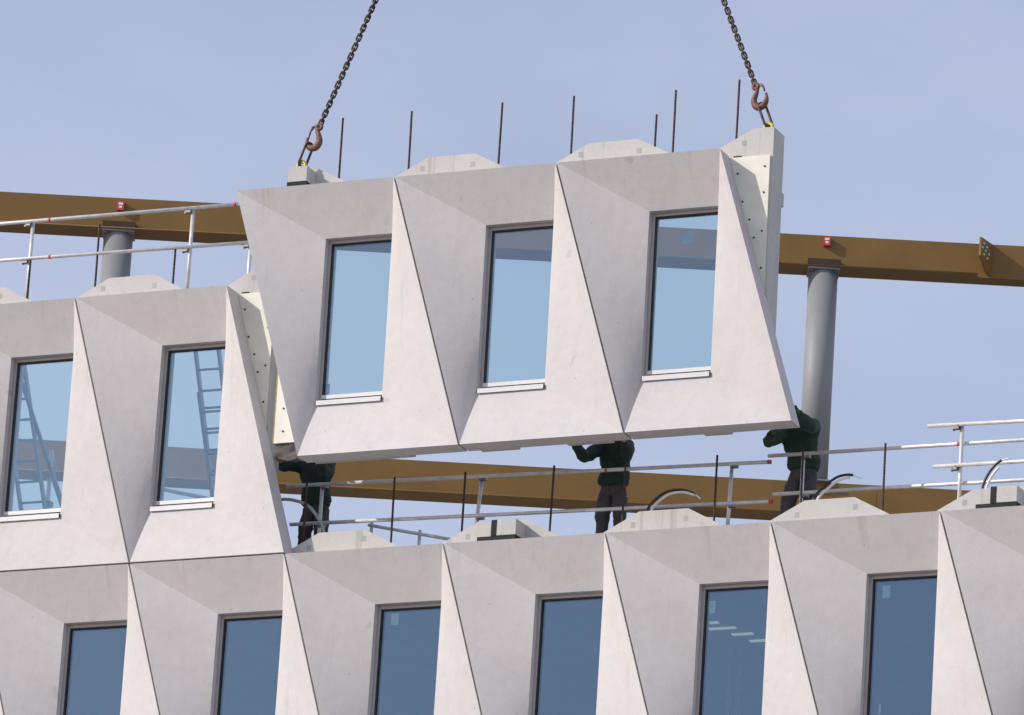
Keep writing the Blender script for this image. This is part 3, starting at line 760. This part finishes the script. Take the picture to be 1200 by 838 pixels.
class Skel:
    def __init__(s): s.v = []; s.e = []; s.r = []; s.ix = {}
    def add(s, key, p, r, parent=None):
        s.v.append(tuple(p)); s.r.append(r); s.ix[key] = len(s.v) - 1
        if parent is not None: s.e.append((s.ix[parent], s.ix[key]))
def person(base, label, J, glove):
    """J: joints in facade coordinates relative to base; the person faces the facade (-y)"""
    t = empty('person', fac_at(*base), label, 'person', 'workers steering the panel')
    V = {k: Vector(v) - Vector(base) for k, v in J.items()}
    s = Skel()
    s.add('pelvis', V['pelvis'], (0.12, 0.09))
    s.add('waist', V['pelvis'].lerp(V['chest'], 0.45), (0.115, 0.085), 'pelvis')
    s.add('chest', V['chest'], (0.15, 0.10), 'waist')
    s.add('neck', V['neck'], (0.06, 0.06), 'chest')
    hd = V['head']
    up_ = (hd - V['neck']).normalized()
    s.add('jaw', V['neck'].lerp(hd, 0.5) + Vector((0, -0.015, 0)), (0.068, 0.075), 'neck')
    s.add('head', hd, (0.078, 0.095), 'jaw')
    s.add('crown', hd + up_ * 0.085, (0.055, 0.065), 'head')
    s.add('nose', hd + Vector((0, -0.098, -0.02)), 0.012, 'head')
    hands = []
    for a in 'LR':
        s.add('sh' + a, V['sh' + a], 0.072, 'chest')
        s.add('up' + a, V['sh' + a].lerp(V['el' + a], 0.5), 0.054, 'sh' + a)
        s.add('el' + a, V['el' + a], 0.045, 'up' + a)
        s.add('fo' + a, V['el' + a].lerp(V['ha' + a], 0.4), 0.043, 'el' + a)
        s.add('ha' + a, V['ha' + a], 0.029, 'fo' + a)
        d = (V['ha' + a] - V['el' + a]).normalized()
        side = Vector((1, 0, 0)); side = (side - d * side.dot(d)).normalized()
        fwd = d.cross(side)
        if fwd.y > 0: fwd = -fwd
        s.add('pa' + a, V['ha' + a] + d * 0.055, (0.038, 0.02), 'ha' + a)
        hands.append((a, V['ha' + a], d, side, fwd))
        hp_ = V['hip' + a]
        s.add('hip' + a, hp_, 0.08, 'pelvis')
        s.add('th' + a, hp_.lerp(V['kn' + a], 0.5), 0.07, 'hip' + a)
        s.add('kn' + a, V['kn' + a], 0.06, 'th' + a)
        s.add('ca' + a, V['kn' + a].lerp(V['an' + a], 0.35), 0.056, 'kn' + a)
        s.add('an' + a, V['an' + a], 0.042, 'ca' + a)
        s.add('to' + a, V['an' + a] + Vector((0, -0.16, -0.045)), (0.042, 0.03), 'an' + a)
    body = skinned('body', s.v, s.e, s.r, M['flesh'])
    # fingers, joined into the same body mesh
    bm = bmesh.new(); bm.from_mesh(body)
    for a, hp_, d, side, fwd in hands:
        root = hp_ + d * 0.075
        fs = Skel(); 
        for k, (off, ln) in enumerate(((-0.03, .072), (-0.01, .082), (0.011, .078), (0.03, .06))):
            q = root + side * off
            fs = Skel()
            fs.add('a', q - d * 0.02, 0.0105); fs.add('b', q + d * ln * .45, 0.0098, 'a')
            fs.add('c', q + d * ln * .8 + fwd * ln * .3, 0.009, 'b'); fs.add('d', q + d * ln * .9 + fwd * ln * .62, 0.0078, 'c')
            fm = skinned('f', fs.v, fs.e, fs.r, M['flesh'], 0, 1); bm.from_mesh(fm); bpy.data.meshes.remove(fm)
        sg = 1 if a == 'L' else -1
        q = hp_ + d * 0.03 + side * sg * 0.03
        fs = Skel(); fs.add('a', q - side * sg * .012, 0.013); fs.add('b', q + side * sg * .026 + d * .03, 0.0115, 'a'); fs.add('c', q + side * sg * .034 + d * .058 + fwd * .015, 0.009, 'b')
        fm = skinned('f', fs.v, fs.e, fs.r, M['flesh'], 0, 1); bm.from_mesh(fm); bpy.data.meshes.remove(fm)
    for sg in (-1, 1):
        bmesh.ops.create_uvsphere(bm, u_segments=8, v_segments=6, radius=0.02, matrix=Matrix.Translation(hd + Vector((sg * 0.08, 0.005, -0.01))) @ Matrix.Diagonal((0.5, 1, 1.6, 1)))
    bm.to_mesh(body); bm.free()
    if glove: body.materials[0] = M['glove']
    for p in body.polygons: p.use_smooth = True
    bo = obj('body', body, t)
    if glove: # bare head and neck stay skin coloured
        body.materials.append(M['flesh'])
        zc = V['neck'].z - 0.03
        for p in body.polygons:
            if p.center.z > zc and abs(p.center.x - hd.x) < 0.14 and abs(p.center.y - hd.y) < 0.16: p.material_index = 1
    # jacket
    s = Skel()
    s.add('hem', V['pelvis'] + Vector((0, 0, -0.075)), (0.225, 0.155))
    s.add('belt', V['pelvis'] + Vector((0, 0, 0.05)), (0.232, 0.165), 'hem')
    s.add('waist', V['pelvis'].lerp(V['chest'], 0.5), (0.215, 0.155), 'belt')
    s.add('chest', V['chest'], (0.225, 0.16), 'waist')
    s.add('collar', V['neck'] + Vector((0, -0.02, 0.035)), 0.125, 'chest')
    for a in 'LR':
        s.add('sh' + a, V['sh' + a], 0.11, 'chest')
        s.add('up' + a, V['sh' + a].lerp(V['el' + a], 0.5), 0.092, 'sh' + a)
        s.add('el' + a, V['el' + a], 0.084, 'up' + a)
        s.add('fo' + a, V['el' + a].lerp(V['ha' + a], 0.5), 0.068, 'el' + a)
        s.add('cu' + a, V['el' + a].lerp(V['ha' + a], 0.92), 0.045, 'fo' + a)
    jm = skinned('jacket', s.v, s.e, s.r, M['jacket'])
    wrinkle(jm, 0.022, base[0]); obj('jacket', jm, t)
    s = Skel()
    s.add('waist', V['pelvis'] + Vector((0, 0, 0.08)), (0.165, 0.125))
    s.add('pelvis', V['pelvis'] + Vector((0, 0, -0.02)), (0.19, 0.14), 'waist')
    for a in 'LR':
        s.add('hip' + a, V['hip' + a] + Vector((0, 0, -0.05)), 0.122, 'pelvis')
        s.add('th' + a, V['hip' + a].lerp(V['kn' + a], 0.5), 0.108, 'hip' + a)
        s.add('kn' + a, V['kn' + a], 0.09, 'th' + a)
        s.add('ca' + a, V['kn' + a].lerp(V['an' + a], 0.4), 0.080, 'kn' + a)
        s.add('cu' + a, V['kn' + a].lerp(V['an' + a], 0.93), 0.070, 'ca' + a)
    tm = skinned('trousers', s.v, s.e, s.r, M['trouser'])
    wrinkle(tm, 0.018, base[0] + 2); obj('trousers', tm, t)
    for a in 'LR':
        s = Skel(); an = V['an' + a]
        s.add('top', an + Vector((0, 0, 0.07)), 0.06); s.add('an', an + Vector((0, 0.01, -0.02)), 0.058, 'top')
        s.add('mid', an + Vector((0, -0.09, -0.04)), (0.05, 0.045), 'an'); s.add('toe', an + Vector((0, -0.18, -0.05)), (0.046, 0.035), 'mid')
        obj('boot', skinned('boot', s.v, s.e, s.r, M['boot'], 0, 1), t)
    s = Skel()
    s.add('a', hd + Vector((0, 0.03, -0.02)), (0.082, 0.085)); s.add('b', hd + Vector((0, 0.012, 0.05)), (0.086, 0.10), 'a'); s.add('c', hd + Vector((0, 0.0, 0.105)), (0.058, 0.07), 'b')
    obj('hair', skinned('hair', s.v, s.e, s.r, M['hair'], 0, 1), t)
    return t
def wrinkle(me, amp, seed):
    from mathutils import noise
    for v in me.vertices:
        p = v.co * 7 + Vector((seed * 9, 0, 0)); q = Vector((v.co.x * 9, v.co.y * 9, v.co.z * 22 + seed * 5))
        v.co += v.normal * (amp * (0.8 * noise.noise(p) + 0.8 * noise.noise(q) - 0.5 * abs(noise.noise(q * 1.7)) + 0.1))
    me.update()
DZ = 0.042
def legs(x, y, sp, lean=0.0):
    d = {}
    for a, sg in (('L', -1), ('R', 1)):
        d['hip' + a] = (x + sg * 0.10, y, DZ + 0.90); d['kn' + a] = (x + sg * (0.10 + sp * .5) + lean * .5, y - 0.03, DZ + 0.50)
        d['an' + a] = (x + sg * (0.10 + sp) + lean, y + 0.02, DZ + 0.09)
    d['pelvis'] = (x, y, DZ + 0.97)
    return d
# middle worker
J = legs(6.06, 1.25, 0.03)
J.update(chest=(6.06, 1.25, 1.36), neck=(6.06, 1.22, 1.57), head=(6.06, 1.19, 1.74), shL=(5.885, 1.22, 1.475), shR=(6.25, 1.22, 1.475),
         elL=(5.81, 0.86, 1.245), haL=(5.80, 0.56, 1.385), elR=(6.36, 0.94, 1.27), haR=(6.46, 0.60, 1.37))
person((6.06, 1.25, DZ), 'middle worker in dark green jacket reaching both hands up to the panel', J, False)
# right worker
J = legs(8.66, 1.15, 0.06, -0.10)
J.update(chest=(8.60, 1.12, 1.36), neck=(8.50, 1.02, 1.54), head=(8.45, 0.96, 1.69), shL=(8.43, 1.07, 1.48), shR=(8.80, 1.05, 1.52),
         elL=(8.39, 0.62, 1.20), haL=(8.57, 0.36, 1.255), elR=(8.94, 0.62, 1.36), haR=(8.93, 0.20, 1.45))
person((8.66, 1.15, DZ), 'right worker in green jacket gripping the end of the panel beside the column', J, True)
# left worker
J = legs(1.93, 1.25, 0.03)
J.update(chest=(1.90, 1.25, 1.38), neck=(1.90, 1.27, 1.66), head=(1.91, 1.27, 1.83), shL=(1.70, 1.22, 1.53), shR=(2.10, 1.22, 1.53),
         elL=(1.56, 1.00, 1.47), haL=(1.66, 0.70, 1.44), elR=(2.20, 0.95, 1.30), haR=(2.26, 0.62, 1.38))
person((1.93, 1.25, DZ), 'left worker in dark jacket under the lower left corner of the panel', J, False)
